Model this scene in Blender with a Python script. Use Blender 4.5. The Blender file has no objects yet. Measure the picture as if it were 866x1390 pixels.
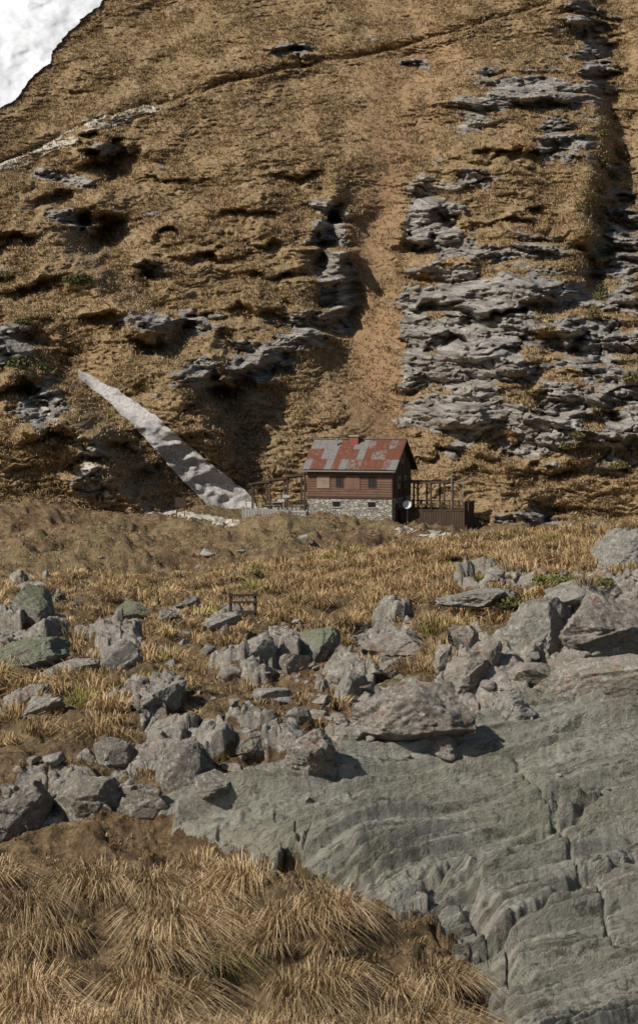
import bpy, bmesh, math, random
import numpy as np
from mathutils import Vector, Matrix
random.seed(7); rng=np.random.default_rng(11)
scene=bpy.context.scene
F=2456.0; PITCH=math.atan(135/F); cp,sp=math.cos(PITCH),math.sin(PITCH)
# ---------- survey helpers -------------
def ray(u,v):
    x=(u-433)/F; y=(695-v)/F
    ry=cp+y*sp; rz=-sp+y*cp
    return x/ry, rz/ry
def proj(P):
    x,y,z=P[...,0],P[...,1],P[...,2]
    dep=y*cp-z*sp; up=y*sp+z*cp
    return 433+F*x/dep, 695-F*up/dep
# ---------- noise -------------
perm=np.random.default_rng(5).permutation(256).astype(np.int64)
ang=np.random.default_rng(6).random(256)*2*np.pi; GX,GY=np.cos(ang),np.sin(ang)
g3=np.random.default_rng(8).normal(size=(256,3)); g3/=np.linalg.norm(g3,axis=1)[:,None]
def perlin(x,y,seed=0):
    x=np.asarray(x,float)+seed*13.37; y=np.asarray(y,float)+seed*7.91
    xi=np.floor(x).astype(np.int64); yi=np.floor(y).astype(np.int64); xf=x-xi; yf=y-yi
    def g(ix,iy,dx,dy):
        h=perm[(perm[ix&255]+iy)&255]; return GX[h]*dx+GY[h]*dy
    su=xf*xf*xf*(xf*(xf*6-15)+10); sv=yf*yf*yf*(yf*(yf*6-15)+10)
    a=g(xi,yi,xf,yf); b=g(xi+1,yi,xf-1,yf); c=g(xi,yi+1,xf,yf-1); d=g(xi+1,yi+1,xf-1,yf-1)
    return ((a+(b-a)*su)+((c+(d-c)*su)-(a+(b-a)*su))*sv)*1.4
def fbm(x,y,o=4,seed=0,gain=.5):
    r=0;a=1
    for i in range(o):
        r=r+a*perlin(x,y,seed+i*3); x=x*2.03; y=y*2.03; a*=gain
    return r
R1,R2,R3,R4,R5=np.random.default_rng(77).random((5,4096))
def worley(x,y,seed=0):
    xi=np.floor(x).astype(np.int64); yi=np.floor(y).astype(np.int64)
    F1=np.full(x.shape,9.);F2=np.full(x.shape,9.);H=np.zeros(x.shape,np.int64);DX=np.zeros(x.shape);DY=np.zeros(x.shape)
    for i in(-1,0,1):
        for j in(-1,0,1):
            cx=xi+i;cy=yi+j; h=((cx*7349+cy*9151+seed*331)^(cx*cy*31+cy*17))&4095
            dx=x-(cx+.1+.8*R1[h]); dy=y-(cy+.1+.8*R2[h]); d=np.hypot(dx,dy)
            m=d<F1; F2=np.where(m,F1,np.minimum(F2,d)); F1=np.where(m,d,F1); H=np.where(m,h,H); DX=np.where(m,dx,DX); DY=np.where(m,dy,DY)
    return F1,F2,H,DX,DY
def blocks(x,y,s,seed,tilt=1.0,crev=.12):
    a,b,H,dx,dy=worley(x/s,y/s,seed)
    h=(R3[H]-.45)*.26+((R4[H]-.5)*dx+(R5[H]-.55)*dy)*.55*tilt
    return s*(h-crev*np.exp(-((b-a)/.10)**2))
def perlin3(p,seed=0):
    p=p+seed*11.3; i=np.floor(p).astype(np.int64); f=p-i; s=f*f*f*(f*(f*6-15)+10); r=0
    for dx in(0,1):
        for dy in(0,1):
            for dz in(0,1):
                h=perm[(perm[(perm[(i[:,0]+dx)&255]+i[:,1]+dy)&255]+i[:,2]+dz)&255]
                d=(g3[h]*(f-np.array([dx,dy,dz]))).sum(1)
                w=(s[:,0] if dx else 1-s[:,0])*(s[:,1] if dy else 1-s[:,1])*(s[:,2] if dz else 1-s[:,2])
                r=r+w*d
    return r*1.5
def ss(a,b,x):
    t=np.clip((x-a)/(b-a),0,1); return t*t*(3-2*t)
def saw(t,w=.12):
    f=t-np.floor(t); return np.where(f<1-w, f/(1-w), 1-ss(1-w,1,f))
def ell(u,v,cu,cv,ru,rv,rot=0):
    c,s=math.cos(math.radians(rot)),math.sin(math.radians(rot))
    du=u-cu; dv=v-cv; p=(du*c+dv*s)/ru; q=(-du*s+dv*c)/rv
    return np.exp(-(p*p+q*q))
def pdist(u,v,pts):
    best=np.full(np.shape(u),1e9); sd=np.zeros(np.shape(u))
    for (x0,y0),(x1,y1) in zip(pts[:-1],pts[1:]):
        dx,dy=x1-x0,y1-y0; L2=dx*dx+dy*dy
        t=np.clip(((u-x0)*dx+(v-y0)*dy)/L2,0,1)
        d=np.hypot(u-x0-t*dx,v-y0-t*dy); s=np.sign(dx*(v-y0)-dy*(u-x0))
        m=d<best; best=np.where(m,d,best); sd=np.where(m,s,sd)
    return best,sd
def inpoly(u,v,pts):
    ins=np.zeros(np.shape(u),bool); n=len(pts); j=n-1
    for i in range(n):
        xi,yi=pts[i]; xj,yj=pts[j]
        if yi!=yj:
            c=((yi>v)!=(yj>v))&(u<(xj-xi)*(v-yi)/(yj-yi)+xi); ins^=c
        j=i
    return ins
# ---------- mesh helpers -------------
def raw_mesh(name,V,Fc,mats=(),attrs={},smooth=True,k=4,midx=None):
    me=bpy.data.meshes.new(name); V=np.ascontiguousarray(V.reshape(-1,3),dtype=np.float32); Fc=np.ascontiguousarray(Fc,dtype=np.int32)
    me.vertices.add(len(V)); me.vertices.foreach_set('co',V.ravel())
    n=len(Fc); me.loops.add(n*k); me.loops.foreach_set('vertex_index',Fc.ravel())
    me.polygons.add(n); me.polygons.foreach_set('loop_start',np.arange(0,n*k,k,dtype=np.int32))
    if smooth: me.polygons.foreach_set('use_smooth',np.ones(n,bool))
    if midx is not None: me.polygons.foreach_set('material_index',midx.astype(np.int32))
    for nm,A in attrs.items():
        A=np.asarray(A,dtype=np.float32)
        if A.shape[-1]==4:
            at=me.attributes.new(nm,'FLOAT_COLOR','POINT'); at.data.foreach_set('color',A.ravel())
        else:
            at=me.attributes.new(nm,'FLOAT_VECTOR','POINT'); at.data.foreach_set('vector',A.ravel())
    me.update(calc_edges=True)
    for m in mats: me.materials.append(m)
    ob=bpy.data.objects.new(name,me); scene.collection.objects.link(ob); return ob
def gridfaces(n,m):
    i=np.arange(n*m).reshape(n,m)
    return np.stack([i[:-1,:-1],i[:-1,1:],i[1:,1:],i[1:,:-1]],-1).reshape(-1,4)
def submesh(name,P,mask,off,mat,attrs={}):
    n,m=P.shape[:2]; Fc=gridfaces(n,m); mk=mask.ravel(); keep=mk[Fc].sum(1)>=3; Fc=Fc[keep]
    used=np.unique(Fc); mp=-np.ones(n*m,int); mp[used]=np.arange(len(used))
    V=(P+off).reshape(-1,3)[used]
    return raw_mesh(name,V,mp[Fc],[mat],{k:a.reshape(-1,a.shape[-1])[used] for k,a in attrs.items()})
# ---------- material helpers -------------
class M:
    def __init__(s,name,rough=.9,spec=.2):
        s.m=bpy.data.materials.new(name); s.m.use_nodes=True; s.t=s.m.node_tree; s.b=s.t.nodes['Principled BSDF']
        s.b.inputs['Roughness'].default_value=rough; s.b.inputs['Specular IOR Level'].default_value=spec
        s.pos=s.n('ShaderNodeNewGeometry').outputs['Position']
    def n(s,t): return s.t.nodes.new(t)
    def put(s,i,val):
        if isinstance(val,bpy.types.NodeSocket): s.t.links.new(val,i)
        else:
            if isinstance(val,tuple) and len(val)==3 and i.type=='RGBA': val=val+(1,)
            i.default_value=val
    def noise(s,vec,scale,detail=5,rough=.6,dist=0):
        n=s.n('ShaderNodeTexNoise'); s.put(n.inputs['Vector'],vec); n.inputs['Scale'].default_value=scale
        n.inputs['Detail'].default_value=detail; n.inputs['Roughness'].default_value=rough; n.inputs['Distortion'].default_value=dist
        return n.outputs['Fac']
    def vor(s,vec,scale,feat='F1',out='Distance'):
        n=s.n('ShaderNodeTexVoronoi'); n.feature=feat; s.put(n.inputs['Vector'],vec); n.inputs['Scale'].default_value=scale
        return n.outputs[out]
    def ramp(s,f,stops):
        n=s.n('ShaderNodeValToRGB'); s.put(n.inputs[0],f); e=n.color_ramp.elements
        while len(e)<len(stops): e.new(.5)
        for el,(p,c) in zip(e,stops):
            el.position=p; el.color=(c,c,c,1) if isinstance(c,(int,float)) else tuple(c)+(1,)
        return n.outputs[0]
    def mix(s,f,a,b,mode='MIX'):
        n=s.n('ShaderNodeMix'); n.data_type='RGBA'; n.blend_type=mode; s.put(n.inputs[0],f); s.put(n.inputs[6],a); s.put(n.inputs[7],b); return n.outputs[2]
    def math(s,op,a,b=0.0):
        n=s.n('ShaderNodeMath'); n.operation=op; s.put(n.inputs[0],a); s.put(n.inputs[1],b); return n.outputs[0]
    def attr(s,name,o='Color'):
        n=s.n('ShaderNodeAttribute'); n.attribute_name=name; return n.outputs[o]
    def sep(s,c):
        n=s.n('ShaderNodeSeparateXYZ'); s.put(n.inputs[0],c); return n.outputs
    def vscale(s,v,sc):
        n=s.n('ShaderNodeVectorMath'); n.operation='MULTIPLY'; s.put(n.inputs[0],v); n.inputs[1].default_value=sc; return n.outputs[0]
    def coord(s,o='Object'): return s.n('ShaderNodeTexCoord').outputs[o]
    def bump(s,h,strength,dist,prev=None):
        n=s.n('ShaderNodeBump'); n.inputs['Strength'].default_value=strength; n.inputs['Distance'].default_value=dist; s.put(n.inputs['Height'],h)
        if prev is not None: s.put(n.inputs['Normal'],prev)
        s.t.links.new(n.outputs[0],s.b.inputs['Normal']); return n.outputs[0]
    def col(s,c): s.put(s.b.inputs['Base Color'],c); return s.m

def hill_material():
    a=M('alpine_slope'); mk=a.sep(a.attr('mask')); st=a.attr('strata','Vector')
    n1=a.noise(a.pos,.06,4); n2=a.noise(a.vscale(a.pos,(.7,1,1.3)),1.5,6,.7); n3=a.noise(a.pos,5,4,.7)
    g=a.ramp(n2,[(.3,(.14,.088,.048)),(.43,(.32,.215,.115)),(.55,(.50,.355,.20)),(.7,(.65,.50,.31))])
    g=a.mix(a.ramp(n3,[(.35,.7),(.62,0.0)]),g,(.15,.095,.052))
    g=a.mix(a.ramp(n1,[(.35,0.0),(.7,.55)]),g,a.mix(n2,(.38,.26,.135),(.52,.37,.20)))
    g=a.mix(a.math('MULTIPLY',mk[1],.8),g,a.mix(n3,(.29,.165,.088),(.46,.29,.165)))
    g=a.mix(a.math('MULTIPLY',mk[2],.7),g,a.mix(n3,(.08,.08,.03),(.23,.21,.09)))
    sv=a.vscale(st,(.22,1.0,1))
    r1=a.noise(sv,1.5,7,.72,.5); r2=a.noise(a.pos,3,5,.7)
    r=a.ramp(r1,[(.33,(.065,.056,.048)),(.43,(.25,.225,.20)),(.54,(.41,.38,.345)),(.7,(.57,.54,.495))])
    r=a.mix(a.ramp(r2,[(.38,.6),(.52,0.0)]),r,(.19,.145,.105))
    f=a.math('ADD',mk[0],a.math('MULTIPLY',a.math('SUBTRACT',r2,.5),1.3))
    f=a.ramp(f,[(.43,0.0),(.53,1.0)])
    c=a.mix(f,g,r)
    h=a.math('ADD',a.math('MULTIPLY',n2,.6),a.math('MULTIPLY',n3,.4))
    h=a.mix(f,h,a.math('MULTIPLY',r1,1.6))
    a.bump(h,1.0,.8)
    return a.col(c)
def rocky(a,base,dark,lich,lamt):
    n1=a.noise(a.pos,1.3,5,.65); n2=a.noise(a.pos,7,8,.8); n3=a.noise(a.pos,45,4,.75); n4=a.noise(a.pos,6.0,8,.82,.6)
    c=a.ramp(n2,[(.34,dark),(.45,base),(.62,tuple(min(.62,x*1.45) for x in base))])
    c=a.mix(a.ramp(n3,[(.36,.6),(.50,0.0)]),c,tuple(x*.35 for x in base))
    c=a.mix(a.ramp(n1,[(.45,0.0),(.65,.4)]),c,(.42,.345,.28))
    c=a.mix(a.ramp(a.noise(a.pos,.9,5,.7),[(.50,0.0),(.62,.45)]),c,a.mix(n3,(.17,.18,.11),(.36,.36,.26)))
    c=a.mix(a.ramp(a.noise(a.pos,11,6,.82,.6),[(.54,0.0),(.59,.85)]),c,(.68,.65,.59))
    if lich:
        c=a.mix(a.ramp(n4,[(lamt,0.0),(lamt+.03,.7)]),c,a.mix(n3,(.22,.085,.045),lich))
    return c,n2,n3
def fg_material():
    a=M('meadow_soil'); mk=a.sep(a.attr('mask')); st=a.attr('strata','Vector')
    n1=a.noise(a.pos,.5,4); n2=a.noise(a.pos,6,6,.7); n3=a.noise(a.pos,40,4,.7)
    g=a.ramp(n2,[(.3,(.055,.036,.02)),(.5,(.20,.13,.07)),(.7,(.40,.28,.16))])
    g=a.mix(a.ramp(n3,[(.35,.6),(.6,0.0)]),g,(.08,.05,.028))
    g=a.mix(a.ramp(n1,[(.4,0.0),(.7,.3)]),g,(.16,.145,.07))
    sv=a.vscale(st,(.06,1.0,1)); sv2=a.vscale(st,(.12,1.0,1))
    s1=a.noise(sv,9,8,.8,.1); s2=a.noise(sv2,30,6,.78); s3=a.noise(a.pos,22,7,.8); s4=a.noise(a.pos,1.1,4)
    r=a.ramp(s1,[(.32,(.10,.09,.07)),(.41,(.33,.305,.25)),(.52,(.47,.445,.375)),(.70,(.60,.575,.505))])
    r=a.mix(a.ramp(s2,[(.40,.9),(.47,0.0)]),r,(.13,.12,.095))
    r=a.mix(a.ramp(s3,[(.3,.6),(.45,0.0)]),r,(.16,.145,.11))
    r=a.mix(a.ramp(s3,[(.57,0.0),(.66,.7)]),r,(.66,.64,.58))
    r=a.mix(a.ramp(s4,[(.45,0.0),(.65,.45)]),r,(.29,.28,.19))
    k,kb,kc=rocky(a,(.38,.34,.295),(.10,.085,.07),(.46,.17,.08),.585)
    f=a.math('ADD',mk[0],a.math('MULTIPLY',a.math('SUBTRACT',n2,.5),.8)); f=a.ramp(f,[(.45,0.0),(.55,1.0)])
    f2=a.math('ADD',mk[1],a.math('MULTIPLY',a.math('SUBTRACT',n2,.5),1.2)); f2=a.ramp(f2,[(.45,0.0),(.55,1.0)])
    h=a.mix(f2,n2,kb); h=a.mix(f,h,a.math('ADD',a.math('MULTIPLY',s1,1.3),a.math('MULTIPLY',s2,1.3)))
    b=a.bump(h,1.0,.13); a.bump(s3,.8,.03,b)
    return a.col(a.mix(f,a.mix(f2,g,k),r))
def meadow_material():
    a=M('alpine_meadow'); 
    n1=a.noise(a.pos,.09,4); n2=a.noise(a.pos,1.6,6,.7); n3=a.noise(a.pos,7,4,.7)
    g=a.ramp(n2,[(.32,(.14,.088,.05)),(.5,(.36,.245,.135)),(.68,(.56,.41,.24))])
    g=a.mix(a.ramp(n3,[(.35,.6),(.6,0.0)]),g,(.14,.09,.05))
    g=a.mix(a.ramp(n1,[(.48,0.0),(.62,.45)]),g,a.mix(n2,(.18,.16,.07),(.38,.33,.17)))
    g=a.mix(a.ramp(a.noise(a.pos,.22,5,.7),[(.50,0.0),(.60,.7)]),g,(.17,.10,.055))
    a.bump(a.math('ADD',n2,n3),1.0,.4)
    return a.col(g)
def rock_material(name,base,dark,lich=None,lamt=.62,green=0.0):
    a=M(name); c,n2,n3=rocky(a,base,dark,lich,lamt)
    if green:
        nz=a.sep(a.n('ShaderNodeNewGeometry').outputs['Normal'])[2]
        c=a.mix(a.ramp(a.math('ADD',a.math('MULTIPLY',nz,.25),a.math('MULTIPLY',n2,1.0)),[(.50,0.0),(.68,green)]),c,a.mix(n3,(.15,.18,.09),(.33,.35,.20)))
    b=a.bump(n2,1.0,.20); a.bump(n3,.8,.035,b)
    return a.col(c)
def grass_material():
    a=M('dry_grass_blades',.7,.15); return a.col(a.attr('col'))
def snow_material(name,dirty):
    a=M(name,.6,.3); n=a.noise(a.vscale(a.pos,(1,.5,1)),.9,6,.7); n2=a.noise(a.pos,3,6,.75); n3=a.noise(a.pos,.35,4)
    a.bump(a.math('ADD',n,n2),.8,.3 if dirty else .1)
    c=a.mix(a.ramp(n3,[(.4,0.0),(.65,.6)]),a.ramp(n2,[(.34,(.20,.18,.17)),(.5,(.45,.43,.42)),(.66,(.58,.57,.565))]),(.34,.31,.29)) if dirty else a.ramp(n,[(.3,(.66,.67,.70)),(.6,(.76,.77,.79))])
    return a.col(c)
def path_material():
    a=M('gravel_path'); n=a.noise(a.pos,2.5,6,.7); a.bump(n,.5,.1)
    return a.col(a.ramp(n,[(.3,(.28,.24,.19)),(.6,(.48,.44,.37))]))
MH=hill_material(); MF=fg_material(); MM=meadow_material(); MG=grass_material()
MS=snow_material('old_snow',False); MSD=snow_material('dirty_snow',True); MP=path_material()
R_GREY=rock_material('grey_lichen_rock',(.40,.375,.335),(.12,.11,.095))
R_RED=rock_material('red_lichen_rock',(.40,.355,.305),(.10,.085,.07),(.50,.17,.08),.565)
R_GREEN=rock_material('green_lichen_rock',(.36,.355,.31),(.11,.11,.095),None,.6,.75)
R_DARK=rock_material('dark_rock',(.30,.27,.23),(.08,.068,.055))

# ================= HILLSIDE =================
us=np.concatenate([np.linspace(-1500,-40,40)[:-1],np.linspace(-40,906,800),np.linspace(906,2400,40)[1:]])
vs=np.concatenate([np.linspace(-800,-20,50)[:-1],np.linspace(-20,760,720),np.linspace(760,900,8)[1:]])
U,V=np.meshgrid(us,vs); A,T=ray(U,V)
D=126/np.maximum(.62-T,.13)
X=A*D; Z=T*D
W1=fbm(X/14,Z/14,3,21); W2=fbm(X/5,Z/5,3,31)
uu=U+W1*16; vv=V+W2*12
Rl=fbm(X/45,Z/45,4,3)*7+fbm(X/16,Z/12,3,6)*3.4
spur1=[(-300,330),(0,432),(60,462),(110,515),(165,580),(205,640),(262,700),(300,760)]
d1,s1=pdist(uu,vv,spur1); sd=np.where(s1>0,d1,-d1)
Rl+=(ss(-5,50,sd)*11)*ss(745,680,V)
spur2=[(-300,180),(0,225),(80,262),(130,310),(170,380),(225,430),(262,480),(305,540),(322,590),(345,650)]
d2,s2=pdist(uu+W2*10,vv,spur2); sd2=np.where(s2>0,d2,-d2)
Rl+=(ss(-14,46,sd2)*13)*ss(700,560,V)*ss(-60,30,V)
gl=[(95,500),(150,538),(200,580),(250,632),(330,700)]
dg,_=pdist(U,V,gl); Rl-=5*np.exp(-(dg/38)**2)
gw=30+.035*V
gc=515+8*np.sin(V/90); Rl-=2.6*np.exp(-((uu-gc)/gw)**2)*ss(60,330,V)
Rl+=2.0*np.exp(-((uu-gc+85)/34)**2)*ss(190,340,V)*ss(580,450,V)
rc=690+ .16*V
Rl+=11*ss(545,700,uu)*(1-ss(rc+75,rc+140,uu+W2*22))*ss(-90,130,V)*ss(760,560,V)
Rl-=5*ell(U,V,835,250,30,260,0); Rl+=8*ss(840,930,U)
for n_,(cu,cv,ru,rv,am) in enumerate([(148,218,42,20,4),(130,318,38,22,4.5),(75,272,35,12,2.5),(205,465,36,20,4.5),(290,535,26,28,5),(160,440,40,10,2),
    (452,300,12,28,3.5),(474,395,12,34,4),(440,340,12,20,3),(800,375,20,44,7),(815,300,16,40,4),(345,500,40,12,2.2),(262,452,34,10,2),(205,372,26,10,2),
    (595,420,30,8,2),(690,432,70,6,2.8),(560,330,18,14,2),(635,470,60,5,1.6),(700,215,60,8,2),(770,470,30,20,3),(200,640,20,10,2),(790,45,24,28,4),(150,350,30,10,2),(405,76,24,6,1.5),
    (340,290,40,8,1.6),(300,350,46,8,1.6),(370,330,30,8,1.6),(395,240,40,7,1.3),(620,300,30,8,1.6),(585,340,24,8,1.6),(720,300,50,6,1.4),(240,250,40,7,1.2),(640,620,60,6,1.5),(760,640,40,8,1.8),(25,540,40,14,3),(70,600,40,12,3),(160,600,26,10,2.5),
    (360,420,40,8,2),(390,380,34,8,1.8),(250,330,40,8,1.6),(20,330,40,10,2.2),(50,390,44,9,2)]):
    am*=2.5 if n_<6 else 1.7
    wob=W2*9
    Rl-=am*ell(uu,vv+wob,cu,cv,ru,rv); Rl+=am*.8*ell(uu,vv+wob,cu-ru*.35,cv-rv*1.5,ru*1.1,rv*.9)
rm=np.zeros_like(U)
for e in [(725,128,85,30,4),(645,150,34,26,0),(760,190,50,26,0),(590,300,44,62,0),(670,402,115,36,-4),(640,455,118,34,-6),(640,510,108,30,-5),(625,565,95,38,0),(560,440,26,70,0),
    (448,300,24,46,-10),(464,385,34,70,-8),(352,492,52,26,0),(420,450,46,28,0),(270,440,34,16,0),(812,80,30,70,0),(795,470,56,50,0),(765,560,50,40,0),
    (715,600,60,18,0),(742,712,50,20,0),(842,560,34,80,0),(405,66,32,10,0),(125,640,30,44,20),(60,560,36,44,20),(205,370,26,14,0),(640,240,30,14,0),(15,470,34,34,0),(100,300,34,14,20),
    (145,205,36,10,0),(200,440,40,20,0),(270,505,24,34,0),(845,330,30,90,0),(720,335,50,14,0),(790,20,34,34,0),(560,85,20,8,0),(640,335,40,16,0),(80,240,44,10,10),(500,510,14,40,0)]:
    rm=np.maximum(rm,ell(U+W1*8,V+W1*6,*e))
rn=fbm(X/2.6,Z/1.5,4,41,.6)
rn2=fbm(X/9,Z/4,4,47)
strip=1-np.exp(-((U-gc)/(gw*.8))**4)*.95*ss(60,200,V)
gsn=1-np.exp(-(dg/26)**4)
right=ss(540,600,U)
massif=np.maximum.reduce([ell(uu,vv,672,400,100,28,-5),ell(uu,vv,725,125,64,22,4)*.8,ell(uu,vv,625,565,75,26,0)*.85,ell(uu,vv,590,300,32,38,0)*.7,ell(uu,vv,350,492,44,20,0)*.8,ell(uu,vv,470,400,22,46,0)*.7,ell(uu,vv,640,480,80,18,-5)*.6])
reg=ss(.12,.80,rm*1.1+rn2*.35+.18*ss(200,420,V))*strip*gsn
bed=Z+.10*X+W1*1.5+fbm(X/6,Z/6,2,77)*.7
b1=bed/4.8+.40*rn2+.9*fbm(X/30,Z/30,2,79); f1=b1-np.floor(b1); b2=bed/1.5+.45*rn
wa,wb,wH,_,_=worley(X/3.4+rn2*.5,Z/1.9+rn2*.3,3)
Rs=((saw(b1,.30)-.5)*6.0+(saw(b2,.2)-.5)*1.3+rn*.5+(R3[wH]-.5)*1.7-.6*np.exp(-((wb-wa)/.08)**2))*(1-.6*massif)
Rl+=4.5*ss(.35,.75,massif+.12*rn2)
mask=rm*1.0*strip*gsn+rn*.30+rn2*.30+(.04+.06*right)*ss(200,420,V)*strip*gsn-.03
mask=mask-.30*ss(.68,.80,f1+.06*rn)*(1-massif)+.10*ss(.7,.4,f1)+.45*massif
rock=ss(.40,.56,mask)
far=(U>-60)&(U<930)&(V>-30); lod=np.where(far,1,.25)
tb=Z+.25*fbm(X/7,Z/7,3,52)*6
Rg=saw(tb/.9+fbm(X/2.2,Z/2.2,2,53)*.9,.35)*.65+fbm(X/2.4,Z/1.0,4,55,.6)*.65+fbm(X/.8,Z/.5,2,58)*.2
Rg*=.4+.6*(1-np.exp(-((U-gc)/gw)**2))
Rl+=(reg*Rs+rock*(fbm(X/1.0,Z/.45,3,90)*.45+.3)+(1-rock)*Rg*(1-.4*reg))*lod
trail=[(-200,260),(0,222),(60,200),(110,172),(165,152),(235,138),(330,106),(430,88),(520,72),(640,38),(760,0),(900,-50)]
dt,st_=pdist(U,V+W2*4,trail); 
Rl-=np.where(st_>0,0,1)*3.2*np.exp(-(dt/8)**2); Rl+=1.8*np.where(st_>0,1,0)*np.exp(-(dt/10)**2)
Dh=D-Rl
PH=np.stack([A*Dh,Dh,T*Dh],-1)
soil=np.exp(-((uu-gc)/(gw*.95))**2)*ss(60,260,V); soil=np.maximum(soil,.5*ell(uu,vv,560,110,60,120))
green=np.maximum.reduce([ell(uu,vv,30,490,40,14),ell(uu,vv,100,380,16,10),ell(uu,vv,820,300,26,140)*.7,ell(uu,vv,30,435,30,8),ell(uu,vv,330,690,40,14)*.8,ss(.3,.7,fbm(X/12,Z/12,3,66)+.1)*.35])
mk=np.stack([rock*.95,soil,green,np.ones_like(U)],-1)
strata=np.stack([X,bed,X*0],-1)
hill=raw_mesh('mountain_hillside',PH,gridfaces(*U.shape),[MH],{'mask':mk.reshape(-1,4),'strata':strata.reshape(-1,3)})
un=U+W2*5; vn=V+W2*5+rn*2
snow=inpoly(un,vn,[(-400,-300),(300,-200),(180,-20),(137,2),(100,42),(72,66),(66,84),(38,112),(22,138),(0,152),(-60,190),(-400,240)])
k=np.hanning(13); k/=k.sum(); sub=Dh.copy()
for ax in(0,1):
    acc=0; padw=[(0,0),(0,0)]; padw[ax]=(6,6); pp=np.pad(sub,padw,'edge')
    for i_,kk in enumerate(k): acc=acc+kk*(pp[i_:i_+sub.shape[0],:] if ax==0 else pp[:,i_:i_+sub.shape[1]])
    sub=acc
sm=sub-.8+.30*fbm(X/4,Z/3,3,45); submesh('snow_field',np.stack([A*sm,sm,T*sm],-1),snow,np.array([0,-.3,.1]),MS)
gws=np.interp(U,[100,150,200,250,330],[4,10,15,20,26])
dsn,_=pdist(un,vn,[(108,510),(150,535),(200,577),(250,628),(322,692)])
sn2=(dsn<gws)&(V<692)&(U>106)
sn2|=ell(un,vn,203,636,16,5,30)>.5
sub=sub-.4+.20*fbm(X/2.0,Z/1.0,4,44)
submesh('snow_patch',np.stack([A*sub,sub,T*sub],-1),sn2,np.array([0,-.3,.1]),MSD)
tw=np.interp(U,[0,60,120,200,240],[8,10,10,6,1])
dt2,_=pdist(un,vn,[(-60,240),(0,228),(50,208),(100,182),(150,162),(215,146)])
submesh('mountain_trail',PH,(dt2<tw)&(rn<.4),np.array([0,-.12,.08]),MP)
dt3,_=pdist(un,vn,[(50,545),(80,580),(110,610),(135,650),(150,682)])
submesh('scree_track',PH,(dt3<5+rn*8),np.array([0,-.12,.08]),MP)

# ================= FOREGROUND / MEADOW =================
COLS=[-500,0,216,433,650,866,1400]
TAB={0:[(15.5,1400),(17.5,1210),(18.4,1150),(19.2,1060),(20.5,1005),(24,930),(29,872),(34,832),(40,803),(46,788)],
216:[(15.5,1400),(17.3,1210),(18.5,1150),(19.2,1080),(20.2,1000),(24,920),(29,862),(34,828),(40,800),(46,786)],
433:[(15.5,1400),(16.8,1250),(17.8,1170),(19,1090),(20,1010),(23,930),(27,870),(32,822),(38,783),(45,762)],
650:[(15.8,1400),(16.8,1280),(18.2,1160),(19.8,1030),(21,960),(23,900),(26,850),(31,800),(37,763),(45,736)],
866:[(15.8,1400),(16.8,1290),(18.4,1150),(20,1010),(21,955),(22.5,872),(25,822),(30,772),(37,738),(45,720)]}
TAB[-500]=TAB[0]; TAB[1400]=TAB[866]
MEAD={0:[(75,812),(88,790),(108,768),(130,742),(147,720),(172,698),(186,686),(215,680)],
216:[(75,815),(88,792),(108,770),(130,742),(147,720),(172,704),(186,692),(215,684)],
433:[(75,815),(88,800),(108,772),(126,735),(137,711),(141,710),(150,721),(172,713.5),(186,706),(215,700)],
650:[(75,812),(88,795),(108,780),(130,760),(147,742),(172,718),(186,708),(215,700)],
866:[(75,812),(88,795),(108,780),(130,765),(147,750),(172,735),(186,722),(215,705)]}
MEAD[-500]=MEAD[0]; MEAD[1400]=MEAD[866]
dfine=np.exp(np.linspace(math.log(.5),math.log(230),1400)); Zt=[]
for c in COLS:
    pts=[(.5,-1.7),(3,-2.3),(8,-4.1),(13,-5.2)]
    for d,v in TAB[c]: pts.append((d,ray(433,v)[1]*d))
    pts+=[(50,-5.5),(58,-7.6)]
    for d,v in MEAD[c]: pts.append((d,ray(433,v)[1]*d))
    pts.append((231,pts[-1][1]))
    z=np.interp(dfine,*zip(*pts)); k=np.hanning(15); k/=k.sum(); z=np.convolve(np.pad(z,7,'edge'),k,'valid'); Zt.append(z)
Zt=np.array(Zt)
def macro(a,d):
    u=433+a*F*.999; out=np.zeros_like(u); zs=[np.interp(d,dfine,z) for z in Zt]
    for i in range(len(COLS)-1):
        lo,hi=COLS[i],COLS[i+1]
        m=(u>=lo if i else u>-1e9)&(u<hi if i<len(COLS)-2 else u<1e9)
        w=np.clip((u-lo)/(hi-lo),0,1); w=w*.6+.4*w*w*(3-2*w)
        out=np.where(m,zs[i]*(1-w)+zs[i+1]*w,out)
    return out
SLAB=[(215,1118),(330,1085),(440,1062),(500,1040),(560,1010),(640,985),(720,962),(800,945),(1100,915),(1100,1700),(690,1700),(655,1330),(630,1282),(560,1255),(500,1228),(430,1195),(390,1165),(300,1160),(225,1150)]
cols=np.concatenate([np.linspace(-1.4,-.2,30)[:-1],np.linspace(-.2,.2,760),np.linspace(.2,1.4,30)[1:]])
drow=np.concatenate([np.linspace(.5,14,30)[:-1],np.exp(np.linspace(math.log(14),math.log(23),850))[:-1],np.exp(np.linspace(math.log(23),math.log(50),500))])
Ag,Dg=np.meshgrid(cols,drow); Xg=Ag*Dg; Zg=macro(Ag,Dg)
P0=np.stack([Xg,Dg,Zg],-1); Ug,Vg=proj(P0)
near=Dg>13
wu=Ug+fbm(Xg/.7,Dg/.7,4,5,.6)*26; wv=Vg+fbm(Xg/.6,Dg/.6,4,9,.6)*22
wpts=inpoly(wu,wv,SLAB)
dd,_=pdist(wu,wv,SLAB+[SLAB[0]]); sdl=np.where(wpts,dd,-dd)
slab=ss(-4,6,sdl)*near
q=(Vg+.23*(Ug-433))/130+fbm(Xg/2.5,Dg/2.5,3,12)*.035
along=Ug/130
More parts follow.
